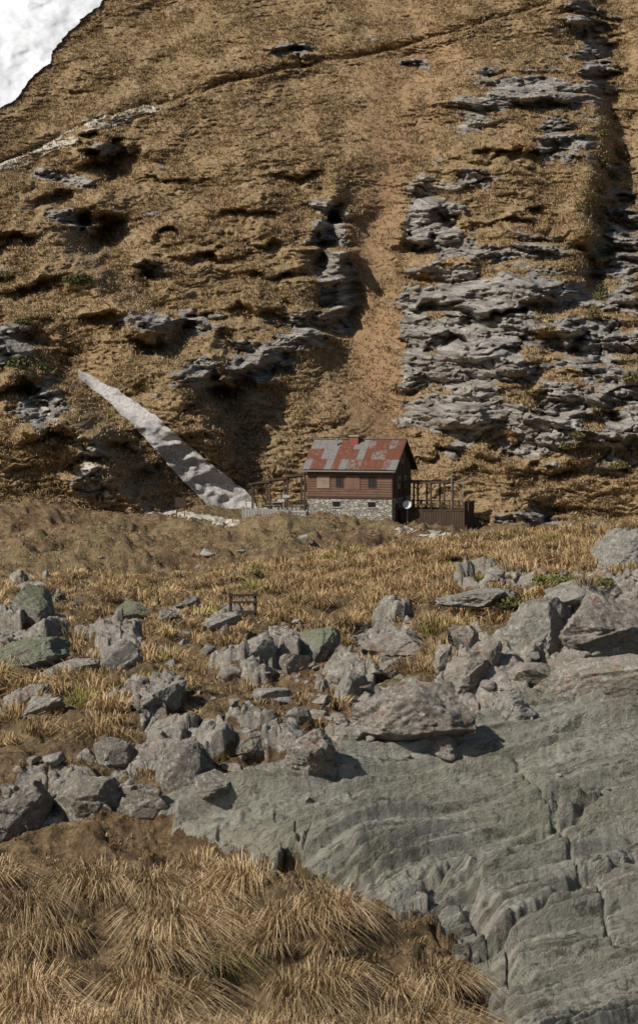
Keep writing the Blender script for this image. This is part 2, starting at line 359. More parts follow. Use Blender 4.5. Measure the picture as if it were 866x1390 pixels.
brk=fbm(along*.6,q*2.4,3,15)
qa=q+perlin(q*1.7,q*0+3.3)*.12
def lay(p,amp,seed,fr,w=.10,jit=.22):
    m=.15+1.1*ss(-.25,.35,fbm(along*.35,q*fr,2,seed)); return saw(qa/p+jit*fbm(along*.25,q*fr*1.4,3,seed+5),w)*amp*m
L=lay(.70,.13,16,1.2,.06,.10)+lay(.27,.12,17,3)+lay(.12,.085,37,5,.14,.25)+lay(.052,.040,57,9,.2,.3)+lay(.026,.014,67,16,.25,.3)
for (x0,y0,x1,y1,dep,w) in [(545,1228,870,1105,.22,5),(655,1300,880,1180,.25,6),(700,1058,745,1130,.06,3),(745,1130,835,1300,.10,4),(300,1150,520,1075,.08,4),(560,1085,760,1045,.08,4),(380,1130,640,1060,.06,3),(600,1170,866,1075,.07,3)]:
    dj,_=pdist(Ug+fbm(Xg/.25,Dg/.25,3,19)*12,Vg+brk*10,[(x0,y0),(x1,y1)]); L=L-dep*np.exp(-(dj/w)**2)
L=L+.05*fbm(Xg/1.8,Dg/1.8,3,22)+.02*fbm(Xg/.12,Dg/.09,3,25)+.10
low=ss(80,0,np.where(sdl>0,sdl,0))*ss(1140,1180,Vg); bl=blocks(Xg,Dg,.55,5); L=L-low*.25+low*bl*1.0
om=np.zeros_like(Ug)
for e in [(770,900,130,60,0),(830,830,80,50,0),(640,890,60,40,0),(570,965,100,50,-10),(430,1020,90,45,-10),(540,870,60,24,0),(240,1020,80,60,0),(90,1075,130,50,-8),(200,960,80,22,0),(25,880,80,24,0),(50,820,50,24,0),(330,910,50,24,0),(160,890,40,20,0),(345,1000,60,30,0),
    (680,800,80,18,0),(850,750,60,30,0),(40,960,60,14,0),(250,840,50,8,0),(700,950,90,26,-8),(390,890,40,24,0),(470,930,40,30,0),(160,1100,120,24,0)]:
    om=np.maximum(om,ell(Ug,Vg,*e))
omn=om+.50*fbm(Xg/.9,Dg/.9,4,73)+.08*np.exp(-((Vg-950)/110)**2)-.08*ss(350,200,Ug)
outc=ss(.52,.64,omn)*(1-slab)*near
wx=Xg+.12*fbm(Xg/.5,Dg/.5,3,74); wy=Dg+.12*fbm(Xg/.5,Dg/.5,3,75)
fd=ss(34,24,Dg)
B=blocks(wx,wy,1.25,1,1.1)*1.1+blocks(wx,wy,.50,2,1.2)*(.5+.35*fd)+blocks(wx,wy,.19,3,1.2)*(.25+.45*fd)+.02*fbm(Xg/.12,Dg/.12,3,76)+.10
soilr=.20*fbm(Xg/1.7,Dg/1.7,4,30)+.07*fbm(Xg/.35,Dg/.35,4,33)+.12*np.abs(fbm(Xg/.6,Dg/.6,2,36))
rim=np.exp(-(np.minimum(sdl,0)/16)**2)*(sdl<0)*ss(1130,1170,Vg)
Zg2=Zg+near*(slab*L+(1-slab)*(soilr*(1-outc*.5)-.22*rim+outc*B))
PF=np.stack([Xg,Dg,Zg2],-1)
mkf=np.stack([slab,outc,slab*0,slab*0+1],-1)
stf=np.stack([along,qa,q*0],-1)
raw_mesh('foreground_ground',PF,gridfaces(*Xg.shape),[MF],{'mask':mkf.reshape(-1,4),'strata':stf.reshape(-1,3)})
UF,VF=proj(PF)
# meadow
mcol=np.concatenate([np.linspace(-1.4,-.2,30)[:-1],np.linspace(-.2,.2,620),np.linspace(.2,1.4,30)[1:]])
mrow=np.exp(np.linspace(math.log(50),math.log(228),420))
Am,Dm=np.meshgrid(mcol,mrow); Xm=Am*Dm; Zm=macro(Am,Dm)
HZ=-10.95
flat=np.exp(-(((Xm-2)/11)**4+((Dm-179)/7.5)**4))
Zm=Zm+(1-flat)*(fbm(Xm/14,Dm/14,4,61)*1.5*ss(50,80,Dm)+.95*fbm(Xm/4.5,Dm/4.5,4,63,.55)*ss(215,150,Dm)+.25*fbm(Xm/.9,Dm/.9,2,64))
Zm=Zm*(1-flat)+flat*HZ
PM=np.stack([Xm,Dm,Zm],-1); PM[0,:,2]-=.3
raw_mesh('alpine_meadow',PM,gridfaces(*Xm.shape),[MM])
UM,VM=proj(PM)
dp,_=pdist(UM,VM+fbm(Xm/3,Dm/3,2,5)*2,[(140,684),(190,690),(240,697),(285,706),(322,713)])
submesh('gravel_path',PM,(dp<6)&(Dm>140),np.array([0,0,.06]),MP)
dp,_=pdist(UM,VM+fbm(Xm/3,Dm/3,2,5)*2,[(540,719),(585,726),(640,733)])
submesh('gravel_path',PM,(dp<5)&(Dm>120),np.array([0,0,.06]),MP)

def pick(PG,UG,VG,u,v,tol=5):
    m=(np.abs(UG-u)<tol)&(np.abs(VG-v)<tol)
    if not m.any(): return pick(PG,UG,VG,u,v,tol*2) if tol<200 else None
    idx=np.argwhere(m); dep=PG[...,1][m]; return PG[tuple(idx[np.argmin(dep)])].copy()

# ================= ROCKS =================
def ico(sub):
    bm=bmesh.new(); bmesh.ops.create_icosphere(bm,subdivisions=sub,radius=1)
    Vv=np.array([v.co[:] for v in bm.verts]); Ff=np.array([[v.index for v in f.verts] for f in bm.faces]); bm.free(); return Vv,Ff
ICO={s:ico(s) for s in (2,3,5,6)}
def rockshape(seed,sub,angular=1.0):
    Vv,Ff=ICO[sub]; r=np.random.default_rng(seed); v=Vv*(1+.25*perlin3(Vv*1.1,seed)[:,None])
    for _ in range(13):
        n=r.normal(size=3); n/=np.linalg.norm(n); c=r.uniform(.3,.75); d=v@n; ex=np.maximum(d-c,0); v=v-ex[:,None]*n*angular
    if sub>3:
        for _ in range(20):
            n=r.normal(size=3); n/=np.linalg.norm(n); d=v@n; c=np.quantile(d,r.uniform(.90,.99)); ex=np.maximum(d-c,0); v=v-ex[:,None]*n
        v=v*(1+(.06*perlin3(v*3.1,seed+2)+.055*np.abs(perlin3(v*6,seed+4))+.04*perlin3(v*13,seed+5)+.025*perlin3(v*27,seed+6))[:,None])
        ax=r.normal(size=3); ax/=np.linalg.norm(ax); t=(v@ax)*3.0+perlin3(v*1.5,seed+9)*.6; v=v*(1+.09*(saw(t,.12)-.5))[:,None]
    else: v=v*(1+.10*perlin3(v*2.6,seed+2)[:,None])
    return v/np.abs(v).max(),Ff
big=[(45,812,104,74,R_GREEN),(25,878,130,46,R_GREEN),(175,824,54,24,R_GREEN),(160,890,58,42,R_GREY),(440,866,80,64,R_GREEN),(474,925,50,60,R_GREY),(543,866,92,46,R_RED),
(602,882,34,44,R_RED),(640,862,48,38,R_RED),(566,965,160,90,R_RED),(640,915,70,50,R_RED),(745,845,100,60,R_GREY),(830,850,140,90,R_RED),(820,910,170,90,R_RED),(720,905,90,60,R_RED),(850,745,110,40,R_GREY),(665,802,120,34,R_GREY),(790,800,90,34,R_GREY),
(430,1018,100,60,R_RED),(395,895,44,34,R_RED),(215,948,90,40,R_GREY),(245,1030,90,80,R_DARK),(152,1026,64,46,R_DARK),(105,1080,150,80,R_DARK),(20,1100,100,70,R_DARK),(700,958,70,38,R_GREY),(315,905,60,40,R_RED),(350,870,50,26,R_GREY),(370,935,50,34,R_GREY),
(412,966,44,32,R_DARK),(345,1012,70,44,R_RED),(310,838,60,20,R_GREY),(225,832,50,16,R_GREY),(290,1060,80,40,R_DARK),(605,1008,60,34,R_RED),(262,815,36,18,R_GREY),(60,955,90,28,R_GREY),
(90,905,70,24,R_GREY),(520,905,50,30,R_RED),(190,1090,70,46,R_DARK),(670,880,50,40,R_RED),(770,890,60,40,R_RED),(490,985,50,34,R_RED),(600,930,44,36,R_RED)]
for i,(u,v,w,h,m) in enumerate(big):
    p=pick(PF,UF,VF,u,v+h*.38)
    s=p[1]/F; W=w*s*.56; H=h*s*.62; r=np.random.default_rng(100+i)
    vv_,ff=rockshape(100+i,6 if w>60 else 5)
    vv_=vv_*np.array([W*1.15,max(W*.75,H*.8),H*1.25])
    ob=raw_mesh('boulder',vv_,ff,[m],k=3,smooth=True); ob.location=(p[0],p[1]+W*.35,p[2]+H*.34); ob.rotation_euler=(r.uniform(-.15,.15),r.uniform(-.15,.15)-.1,r.uniform(-.4,.4))
def scatter_rocks(name,pts,sizes,mats,sub=3,seed=1,flatz=.65):
    r=np.random.default_rng(seed); protos=[rockshape(seed*50+k,sub) for k in range(8)]; Vs=[];Fs=[];mi=[];o=0
    for p,s in zip(pts,sizes):
        v,f=protos[r.integers(8)]; a=r.uniform(0,6.28); c,sn=math.cos(a),math.sin(a)
        q=v*np.array([s*r.uniform(.8,1.3),s*r.uniform(.7,1.1),s*flatz*r.uniform(.7,1.2)]); q=np.stack([q[:,0]*c-q[:,1]*sn,q[:,0]*sn+q[:,1]*c,q[:,2]],1)+p+np.array([0,0,s*.1])
        Vs.append(q);Fs.append(f+o);mi.append(np.full(len(f),r.integers(len(mats))));o+=len(v)
    return raw_mesh(name,np.concatenate(Vs),np.concatenate(Fs),mats,k=3,midx=np.concatenate(mi),smooth=False)
def sample(PG,w,n,seed=0):
    dx=np.gradient(PG[...,0],axis=1); dy=np.gradient(PG[...,1],axis=0)
    r=np.random.default_rng(seed); area=np.abs(dx*dy)*w; pr=(area/area.sum()).ravel(); return r.choice(pr.size,n,p=pr,replace=True)
fn=fbm(Xg/1.3,Dg/1.3,3,71)
win=(UF>-60)&(UF<926)&(VF<1480)&near
rockband=(np.exp(-((VF-930)/85)**2)*ss(120,420,UF)+.5*np.exp(-((VF-980)/80)**2)+.25*ss(700,840,VF)*ss(880,800,VF))*ss(-.2,.4,fn+.1)
wr=win*(rockband+outc*.3)*(1-slab)*(VF>760)
idx=sample(PF,wr,900,3); pts=PF.reshape(-1,3)[idx]; r=np.random.default_rng(4)
scatter_rocks('stones',pts,.03+.16*r.random(900)**3.5+.02,[R_GREY,R_RED,R_DARK,R_GREY],3,2)
idx=sample(PF,win*(slab>.9)*ss(.1,.5,fn),60,5); pts=PF.reshape(-1,3)[idx]
scatter_rocks('loose_stones',pts,.02+.04*r.random(60),[R_GREY],2,3)
mw=(UM>-50)&(UM<900)
idx=sample(PM,mw*(ell(UM,VM,240,685,22,9)>.4)*(Dm>130),14,6); scatter_rocks('path_rocks',PM.reshape(-1,3)[idx],.4+.5*r.random(14),[R_GREY],3,4)
idx=sample(PM,mw*((ell(UM,VM,290,775,70,30)+ell(UM,VM,470,738,30,12)+.06)*ss(-.1,.5,fbm(Xm/5,Dm/5,3,8))),150,7); scatter_rocks('meadow_rocks',PM.reshape(-1,3)[idx],.12+.9*r.random(150)**3,[R_GREY,R_DARK],3,5)

# ================= GRASS =================
def blades(name,roots,size,nb,width,spread=.35,c0=(.42,.275,.125),c1=(.74,.54,.30),c2=(.20,.12,.06),lean=1.0,seed=0,greenp=0.0,bias=(0,-.35),droop=.72,pd=.18):
    r=np.random.default_rng(seed); n=len(roots); R=np.repeat(roots,nb,0); S=np.repeat(size,nb); N=len(R)
    a=r.random(N)*2*np.pi; rr=np.sqrt(r.random(N))*spread*S
    base=R+np.stack([np.cos(a)*rr,np.sin(a)*rr,np.full(N,-.02)-rr*.1],1)
    a2=a+r.normal(0,.5,N); cl=np.repeat(r.normal(0,.35,(n,2)),nb,0)
    dx=np.cos(a2)+bias[0]+cl[:,0]; dy=np.sin(a2)+bias[1]+cl[:,1]; ln=(.15+r.random(N)*.95)*lean; h=S*(.45+.7*r.random(N))
    p1=base+np.stack([dx*h*ln*.38,dy*h*ln*.38,h*(.62-.15*ln)],1); p2=base+np.stack([dx*h*ln*.95,dy*h*ln*.95,h*(.95-droop*ln)],1)
    th=r.random(N)*np.pi; w=np.repeat(width,nb) if np.ndim(width) else width
    sx=np.stack([np.cos(th),np.sin(th)*.6,np.zeros(N)],1)*(np.ones(N)*w*.5)[:,None]
    V=np.stack([base-sx,base+sx,p1-sx*.8,p1+sx*.8,p2],1)
    o=(np.arange(N)*5)[:,None,None]; Fc=(np.array([[0,1,3],[0,3,2],[2,3,4]])[None]+o).reshape(-1,3)
    t=r.random(N)[:,None]; tc=np.repeat(r.random(n),nb)[:,None]
    C=np.array(c0)*(1-t)+np.array(c1)*t; C=np.where(r.random(N)[:,None]<pd,np.array(c2),C); C=C*(.6+.55*tc)
    g=np.repeat(r.random(n)<greenp,nb)[:,None]; C=np.where(g,C*np.array([.6,.8,.45]),C)
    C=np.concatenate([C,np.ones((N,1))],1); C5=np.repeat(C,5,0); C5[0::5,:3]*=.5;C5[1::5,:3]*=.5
    return raw_mesh(name,V,Fc,[MG],{'col':C5},k=3,smooth=False)
gn=fbm(Xg/.9,Dg/.9,3,81)
gbase=(1-slab)*win*(1-.93*outc)
golden=ss(330,420,UF)*ss(880,800,VF)
bott=ss(1175,1225,VF)
left=ss(330,120,UF)*ss(1010,960,VF)*ss(860,900,VF)
wt=gbase*((golden*1.0+left*.9+.45)*ss(-.25,.35,gn+.15*golden))*(1-.6*np.exp(-((VF-1080)/60)**2))*(1-bott)*(1-.6*ss(1110,1150,VF))
idx=sample(PF,wt,3200,9); pts=PF.reshape(-1,3)[idx]; r=np.random.default_rng(10)
sz=.17+.24*r.random(3200)
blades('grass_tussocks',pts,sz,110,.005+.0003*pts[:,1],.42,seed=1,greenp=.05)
wt=gbase*bott*ss(-.15,.2,gn); idx=sample(PF,wt,150,19); pts=PF.reshape(-1,3)[idx]
blades('long_grass_tussocks',pts,.20+.30*r.random(150),620,.0075,.60,seed=8,greenp=.02,lean=1.1,bias=(.25,-.5),droop=.85,c0=(.40,.26,.12),c1=(.85,.65,.40),c2=(.14,.08,.04),pd=.28)
wt=gbase*(.6+ss(-.3,.3,gn))*(1-.6*rockband); idx=sample(PF,wt,15000,12); pts=PF.reshape(-1,3)[idx]
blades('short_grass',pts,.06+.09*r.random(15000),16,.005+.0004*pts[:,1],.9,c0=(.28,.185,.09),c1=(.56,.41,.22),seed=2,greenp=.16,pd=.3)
wm=mw*(Dm>80)*(1-flat)*(.2+ss(-.2,.3,fbm(Xm/4,Dm/4,3,91))); idx=sample(PM,wm,22000,13); pts=PM.reshape(-1,3)[idx]
blades('meadow_grass',pts,.12+.28*r.random(22000),7,.05,.9,c0=(.30,.20,.10),c1=(.56,.41,.23),seed=3,greenp=.14,pd=.25)
UH,VH=U,V
cell=np.abs(np.gradient(U,axis=1)*np.gradient(V,axis=0))
wh=(U>-40)&(U<906)&(V>-20)&(V<720); wh=wh*(1-rock)*(~snow)*(~sn2)*(1-.6*soil)*(.3+ss(-.3,.3,fbm(X/5,Z/5,3,95)))*D**2*cell
pr=(wh/wh.sum()).ravel(); idx=np.random.default_rng(14).choice(pr.size,70000,p=pr); pts=PH.reshape(-1,3)[idx]
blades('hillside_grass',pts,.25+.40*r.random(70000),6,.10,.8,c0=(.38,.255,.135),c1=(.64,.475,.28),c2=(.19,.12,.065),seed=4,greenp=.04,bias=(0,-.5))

# ================= SHRUBS =================
def shrub(p,rad,seed,h=1.0,col=((.03,.045,.015),(.10,.12,.04))):
    r=np.random.default_rng(seed)
    n=420; d=r.normal(size=(n,3)); d/=np.linalg.norm(d,axis=1)[:,None]; d[:,2]=np.abs(d[:,2])
    lob=1+.35*perlin3(d*2.2,seed); pos=d*(rad*lob*(.55+.5*r.random(n)))[:,None]*np.array([1,1,h])
    e1=r.normal(size=(n,3)); e2=r.normal(size=(n,3)); s=rad*.11
    e1*=s/np.linalg.norm(e1,axis=1)[:,None]; e2*=s/np.linalg.norm(e2,axis=1)[:,None]
    V=np.stack([pos-e1,pos+e2,pos+e1,pos-e2],1)
    t=r.random((n,1)); c=np.array(col[0])*(1-t)+np.array(col[1])*t
    ns=14; ds=r.normal(size=(ns,3)); ds[:,2]=np.abs(ds[:,2])+.5; ds/=np.linalg.norm(ds,axis=1)[:,None]; tip=ds*rad*.9*np.array([1,1,h]); w=np.array([rad*.03,0,0])
    V2=np.stack([np.tile(-w,(ns,1)),np.tile(w,(ns,1)),tip+w*.3,tip-w*.3],1)
    V=np.concatenate([V,V2]); Fc=np.arange(len(V)*4).reshape(-1,4); c=np.concatenate([c,np.tile([.08,.05,.03],(ns,1))]); c=np.concatenate([np.repeat(c,4,0),np.ones((len(V)*4,1))],1)
    ob=raw_mesh('shrub',V,Fc,[MG],{'col':c},smooth=False); ob.location=p
for i,(u,v,rr,h) in enumerate([(30,492,1.5,.6),(60,496,1.2,.6),(102,382,1.3,.7),(112,376,1.0,.7),(35,436,1.1,.5),(812,402,1.1,1.9),(806,430,.9,1.6),(822,228,1.3,1.2),(835,238,1.2,1.2),(800,262,1.0,1),(818,300,1.0,1.3),(845,210,1.2,1.2),(820,180,1.0,1),(640,712,.9,.6),
      (855,520,1.3,.8),(770,612,1.0,.6),(15,370,.9,.6),(838,640,1.1,.7),(790,595,.9,.6)]):
    p=pick(PH,UH,VH,u,v); p[1]-=.2; shrub(p,rr,300+i,h,((.035,.045,.015),(.12,.12,.045)) if i<6 else ((.07,.06,.025),(.22,.18,.08)))
for i,(u,v,rr) in enumerate([(745,788,.30),(765,792,.26),(690,826,.26),(820,790,.2)]):
    p=pick(PF,UF,VF,u,v); shrub(p,rr,400+i,.5,((.07,.08,.025),(.22,.21,.08)))

# ================= HUT =================
def wood(name,c0,c1,scale=(1,1,14)):
    a=M(name,.85); o=a.coord(); n=a.noise(a.vscale(o,scale),1.2,6,.7); n2=a.noise(a.pos,1.0,4)
    oi=a.n('ShaderNodeObjectInfo').outputs['Random']
    c=a.mix(n,c0,c1); c=a.mix(a.ramp(n2,[(.4,0.0),(.7,.5)]),c,tuple(x*.55 for x in c0)); c=a.mix(a.math('MULTIPLY',oi,.6),c,tuple(x*.45 for x in c1)); a.bump(n,.5,.03); return a.col(c)
W_RED=wood('red_brown_boards',(.115,.062,.042),(.27,.16,.11)); W_DARK=wood('dark_timber',(.045,.03,.022),(.12,.08,.055)); W_GREY=wood('weathered_boards',(.24,.22,.20),(.46,.43,.40),(14,14,1)); W_SH=wood('shutter_wood',(.24,.17,.13),(.38,.28,.22))
def stone():
    a=M('rubble_masonry'); o=a.coord(); nn=a.n('ShaderNodeTexNoise'); a.put(nn.inputs['Vector'],o); nn.inputs['Scale'].default_value=2
    v=a.vscale(a.mix(.12,o,nn.outputs['Color']),(1,1,1.7)); e=a.vor(v,2.6,'DISTANCE_TO_EDGE'); cc=a.vor(v,2.6,'F1','Color'); s=a.sep(cc)[0]
    c=a.ramp(s,[(.1,(.19,.18,.155)),(.5,(.36,.34,.30)),(.9,(.54,.51,.46))]); c=a.mix(a.noise(o,6,5,.7),c,(.27,.25,.21)); f=a.ramp(e,[(.02,0.0),(.09,1.0)])
    c=a.mix(f,(.15,.135,.115),c); a.bump(f,.8,.08); return a.col(c)
STONE=stone()
def metal(name,ra,dark=1.0):
    a=M(name,.7,.2); o=a.pos; n=a.noise(a.vscale(o,(3.2,2.2,.5)),.9,7,.75,.5); n2=a.noise(o,4,5,.75)
    f=a.ramp(n,[(ra-.07,0.0),(ra+.07,1.0)])
    g=a.mix(n2,(.13*dark,.13*dark,.125*dark),(.28*dark,.275*dark,.26*dark)); g=a.mix(a.ramp(n2,[(.50,0.0),(.60,.7)]),g,(.14,.075,.05)); rr=a.mix(n2,(.07,.028,.018),(.23,.085,.05)); return a.col(a.mix(f,rr,g))
MET=[metal('grey_sheet_metal',.36),metal('patchy_rusted_metal',.50),metal('rusted_metal',.60),metal('rusted_metal_dark',.70,.7)]
def plain(name,c,rough=.8):
    a=M(name,rough); n=a.noise(a.coord(),5,4); return a.col(a.mix(n,tuple(x*.75 for x in c),c))
GLASS=plain('dark_window_glass',(.03,.035,.04),.2); BRICK=plain('red_brick',(.26,.08,.055)); STEEL=plain('steel',(.25,.25,.25),.5); WHITE=plain('white_paint',(.55,.55,.55),.5); CONC=plain('terrace_slab',(.42,.40,.37)); BLK=plain('black_void',(.012,.01,.01))
def mesh_ob(name,V,Fc,mat,parent=None):
    me=bpy.data.meshes.new(name); me.from_pydata(V,[],Fc); me.materials.append(mat); ob=bpy.data.objects.new(name,me); scene.collection.objects.link(ob)
    if parent: ob.parent=parent
    return ob
def box(name,x0,x1,y0,y1,z0,z1,mat,parent,bev=0.0):
    V=[(x,y,z) for x in(x0,x1) for y in(y0,y1) for z in(z0,z1)]
    c=((x0+x1)/2,(y0+y1)/2,(z0+z1)/2); V=[(a-c[0],b-c[1],d-c[2]) for a,b,d in V]
    ob=mesh_ob(name,V,[(0,1,3,2),(4,6,7,5),(0,4,5,1),(2,3,7,6),(0,2,6,4),(1,5,7,3)],mat,parent); ob.location=c
    return ob
def beam(name,p,q,t,mat,parent):
    p=Vector(p);q=Vector(q); d=q-p; ob=box(name,-t/2,t/2,-t/2,t/2,-d.length/2,d.length/2,mat,parent); ob.location=(p+q)/2; ob.rotation_mode='QUATERNION'; ob.rotation_quaternion=d.to_track_quat('Z','Y'); return ob
def empty(name,loc,rz=0):
    e=bpy.data.objects.new(name,None); scene.collection.objects.link(e); e.location=loc; e.rotation_euler=(0,0,rz); return e
RZ=math.radians(-18); HO=(-1.13,177.66,HZ)
hut=empty('mountain_hut',HO,RZ)
L_,Dp,ZB,ZE,ZR=8.6,7.0,2.75,5.7,8.25
box('stone_base',0,L_,0,Dp,-1.0,ZB,STONE,hut)
box('upper_storey_core',.08,L_-.08,.08,Dp-.08,ZB,ZE,W_DARK,hut)
nbd=12; hb=(ZE-ZB)/nbd
for i in range(nbd):
    z0=ZB+i*hb
    xs=[-.04]+sorted(random.uniform(1,7.6) for _ in range(2))+[L_+.04]
    for a,b in zip(xs[:-1],xs[1:]): box('front_board',a+.01,b-.01,-.05+random.uniform(-.015,.01),.078,z0+.01,z0+hb-.03,W_RED,hut)
    box('left_board',-.05,.078,.09,Dp,z0+.01,z0+hb-.015,W_RED,hut)
for i in range(24):
    y=.1+i*(Dp-.2)/24; yy=y+.14; zt=ZE+(ZR-ZE)*(1-abs(yy-Dp/2)/(Dp/2))-.12
    box('gable_board',L_-.078,L_+.05+random.uniform(-.012,.012),y+.008,y+.275,ZB-.1,zt,W_DARK if i%5 else W_RED,hut)
    box('rear_gable_board',-.045,.075,y+.008,y+.275,ZE,max(zt,ZE+.02),W_DARK,hut)
mesh_ob('gable_core',[(x,y,z) for x in(.1,L_-.1) for y,z in((.1,ZE),(Dp-.1,ZE),(Dp/2,ZR-.15))],[(0,1,2),(3,5,4),(0,3,4,1),(1,4,5,2),(2,5,3,0)],W_DARK,hut)
ov=.55; g0,g1=-.35,L_+.5; sl=(ZR-ZE)/(Dp/2); ze=ZE-ov*sl
for side in(0,1):
    ncol=13; wcol=(g1-g0)/ncol
    for c in range(ncol):
        for rw in range(3):
            t0=rw/3; t1=(rw+1)/3+.03
            x0=g0+c*wcol; x1=x0+wcol+.03; nx=22; V=[];Fc=[]
            lift=.05-.012*rw+random.uniform(-.01,.01)+.006*(c%2)
            for j,t in enumerate((t0,t1)):
                for k in range(nx+1):
                    x=x0+(x1-x0)*k/nx; yloc=(-ov)+(Dp/2+ov)*t; z=ze+(ZR-ze)*t+lift+.025*math.sin(k/nx*2*math.pi*4)+(.035 if j==0 else 0)+.04
                    V.append((x,yloc if side==0 else Dp-yloc,z))
            for k in range(nx): Fc.append((k,k+1,k+nx+2,k+nx+1))
            wts=[4,2,1,.2] if c<4 else ([1.2,2.5,3,1] if c<8 else [.5,1.5,4,2.5])
            mesh_ob('roof_sheet',V,Fc,random.choices(MET,wts)[0],hut)
    y0,y1=(-ov,Dp/2) if side==0 else (Dp+ov,Dp/2)
    mesh_ob('roof_deck',[(g0+.05,y0,ze-.10),(g1-.05,y0,ze-.10),(g1-.05,y1,ZR-.10),(g0+.05,y1,ZR-.10),(g0+.05,y0,ze+.02),(g1-.05,y0,ze+.02),(g1-.05,y1,ZR+.02),(g0+.05,y1,ZR+.02)],[(0,3,2,1),(4,5,6,7),(0,1,5,4),(1,2,6,5),(2,3,7,6),(3,0,4,7)],W_DARK,hut)
    for xx in(g0,g1): beam('barge_board',(xx,y0,ze-.04),(xx,y1,ZR-.02),.16,W_RED if xx<0 else W_DARK,hut)
    for k in range(10):
        xx=.2+k*(L_-.4)/9; beam('rafter_end',(xx,y0+(.03 if side==0 else -.03),ze-.17),(xx,y0+(.6 if side==0 else -.6),ze-.17+.57*sl),.11,W_DARK,hut)
box('ridge_cap',g0,g1,Dp/2-.14,Dp/2+.14,ZR+.08,ZR+.14,MET[0],hut)
box('gutter',g0,g1,-ov-.12,-ov-.02,ze-.1,ze,STEEL,hut)
box('chimney',3.5,4.35,2.75,3.35,ZE+1.5,ZR+.35,BRICK,hut); box('chimney_cap',3.4,4.45,2.65,3.45,ZR+.352,ZR+.45,CONC,hut)
beam('flue_pipe',(2.2,2.6,ZE+1.5),(2.2,2.6,ZR+.1),.16,STEEL,hut)
box('floor_beam',-.09,L_+.09,-.1,-.052,ZB-.14,ZB+.06,W_DARK,hut)
def window(x,z,w,h,shut=True):
    box('window_glass',x,x+w,-.075,-.066,z,z+h,GLASS,hut); 
    for a in((x-.06,x,z-.06,z+h+.06),(x+w,x+w+.06,z-.06,z+h+.06),(x,x+w,z+h,z+h+.06),(x,x+w,z-.06,z),(x+w/2-.02,x+w/2+.02,z,z+h)): box('window_frame',a[0],a[1],-.11,-.064,a[2],a[3],W_DARK,hut)
window(3.0,ZB+.95,.6,.95,False); window(6.3,ZB+.95,.7,.95,False)
box('shuttered_hatch',3.95,5.4,-.11,-.068,ZB+.7,ZB+2.1,W_RED,hut); box('shuttered_hatch',1.0,2.3,-.11,-.068,ZB+.8,ZB+2.0,W_SH,hut)
for x in(2.6,6.2):
    box('cellar_window',x,x+.75,-.02,.02,1.75,2.25,BLK,hut); box('lintel',x-.15,x+.9,-.07,-.003,2.26,2.4,W_GREY,hut); box('sill',x-.1,x+.85,-.1,-.003,1.66,1.74,CONC,hut)
for y,z,w,h in((2.0,ZB+.8,.8,1.1),(4.3,ZB+.8,.8,1.1),(3.1,ZE+.35,.8,.9)):
    box('gable_window',L_+.055,L_+.075,y,y+w,z,z+h,GLASS,hut)
    for a in((y-.08,y,z-.08,z+h+.08),(y+w,y+w+.08,z-.08,z+h+.08),(y,y+w,z+h,z+h+.08),(y,y+w,z-.08,z)): box('gable_window_frame',L_+.052,L_+.12,a[0],a[1],a[2],a[3],W_GREY,hut)
box('door',L_+.003,L_+.05,1.2,2.2,0,2.1,W_DARK,hut); box('door_lintel',L_+.003,L_+.09,1.0,2.4,2.11,2.3,W_GREY,hut)
lt=empty('stone_terrace',HO,RZ)
box('retaining_wall',-6.4,-.003,-.4,5.5,-1,1.15,STONE,lt); box('paving',-6.45,-.003,-.45,5.55,1.152,1.27,CONC,lt)
pf=empty('timber_pergola',HO,RZ)
def pergola(x0,x1,y0,y1,zb,zt0,zt1,par,n=4,mat=W_DARK):
    for k in range(n):
        x=x0+(x1-x0)*k/(n-1); zt=zt0+(zt1-zt0)*k/(n-1)
        for y in(y0,y1): beam('post',(x,y,zb),(x,y,zt),.15,mat,par)
        beam('cross_beam',(x,y0-.4,zt+.07),(x,y1+.4,zt+.07),.13,mat,par)
        for dx in(-.5,.5):
            if x0<=x+dx<=x1: beam('brace',(x,y0,zt-.6),(x+dx,y0,zt-.05+(zt1-zt0)*dx/(x1-x0)),.08,mat,par)
    for y in(y0,y1,(y0+y1)/2): beam('long_beam',(x0-.4,y,zt0+.2-(zt1-zt0)*.4/(x1-x0)),(x1,y,zt1+.2),.14,mat,par)
pergola(-5.9,-.4,.4,4.8,1.27,3.7,4.8,pf)
fl=empty('terrace_fence',HO,RZ)
for k in range(17):
    x=-6.6+k*.29; box('slat',x,x+.24,-.75,-.71,-.15,1.45+random.uniform(-.06,.06),W_GREY,fl)
for z in(.35,1.15): box('rail',-6.65,-1.65,-.705,-.65,z,z+.1,W_GREY,fl)
for x in(-6.6,-5.0,-3.4,-1.8): box('fence_post',x,x+.12,-.645,-.53,-.3,1.7,W_GREY,fl)
rl=empty('terrace_railing',HO,RZ)
for x in np.linspace(-1.5,-.2,4): beam('baluster',(x,-.3,1.27),(x,-.3,2.2),.06,W_DARK,rl)
beam('hand_rail',(-6.3,-.3,2.2),(-.1,-.3,2.2),.08,W_DARK,rl)
for x in np.linspace(-6.3,-2,6): beam('baluster',(x,-.3,1.27),(x,-.3,2.2),.06,W_DARK,rl)
def table(x,y,z,name='picnic_table'):
    t=empty(name,HO,RZ)
    box('top',x,x+1.6,y,y+.75,z+.72,z+.77,W_GREY,t)
    for s in(-.5,.95): box('seat',x,x+1.6,y+s,y+s+.28,z+.42,z+.46,W_GREY,t)
    for xx in(x+.2,x+1.3):
        beam('leg',(xx,y-.35,z),(xx,y+.3,z+.71),.08,W_DARK,t); beam('leg',(xx,y+1.1,z),(xx,y+.45,z+.71),.08,W_DARK,t)
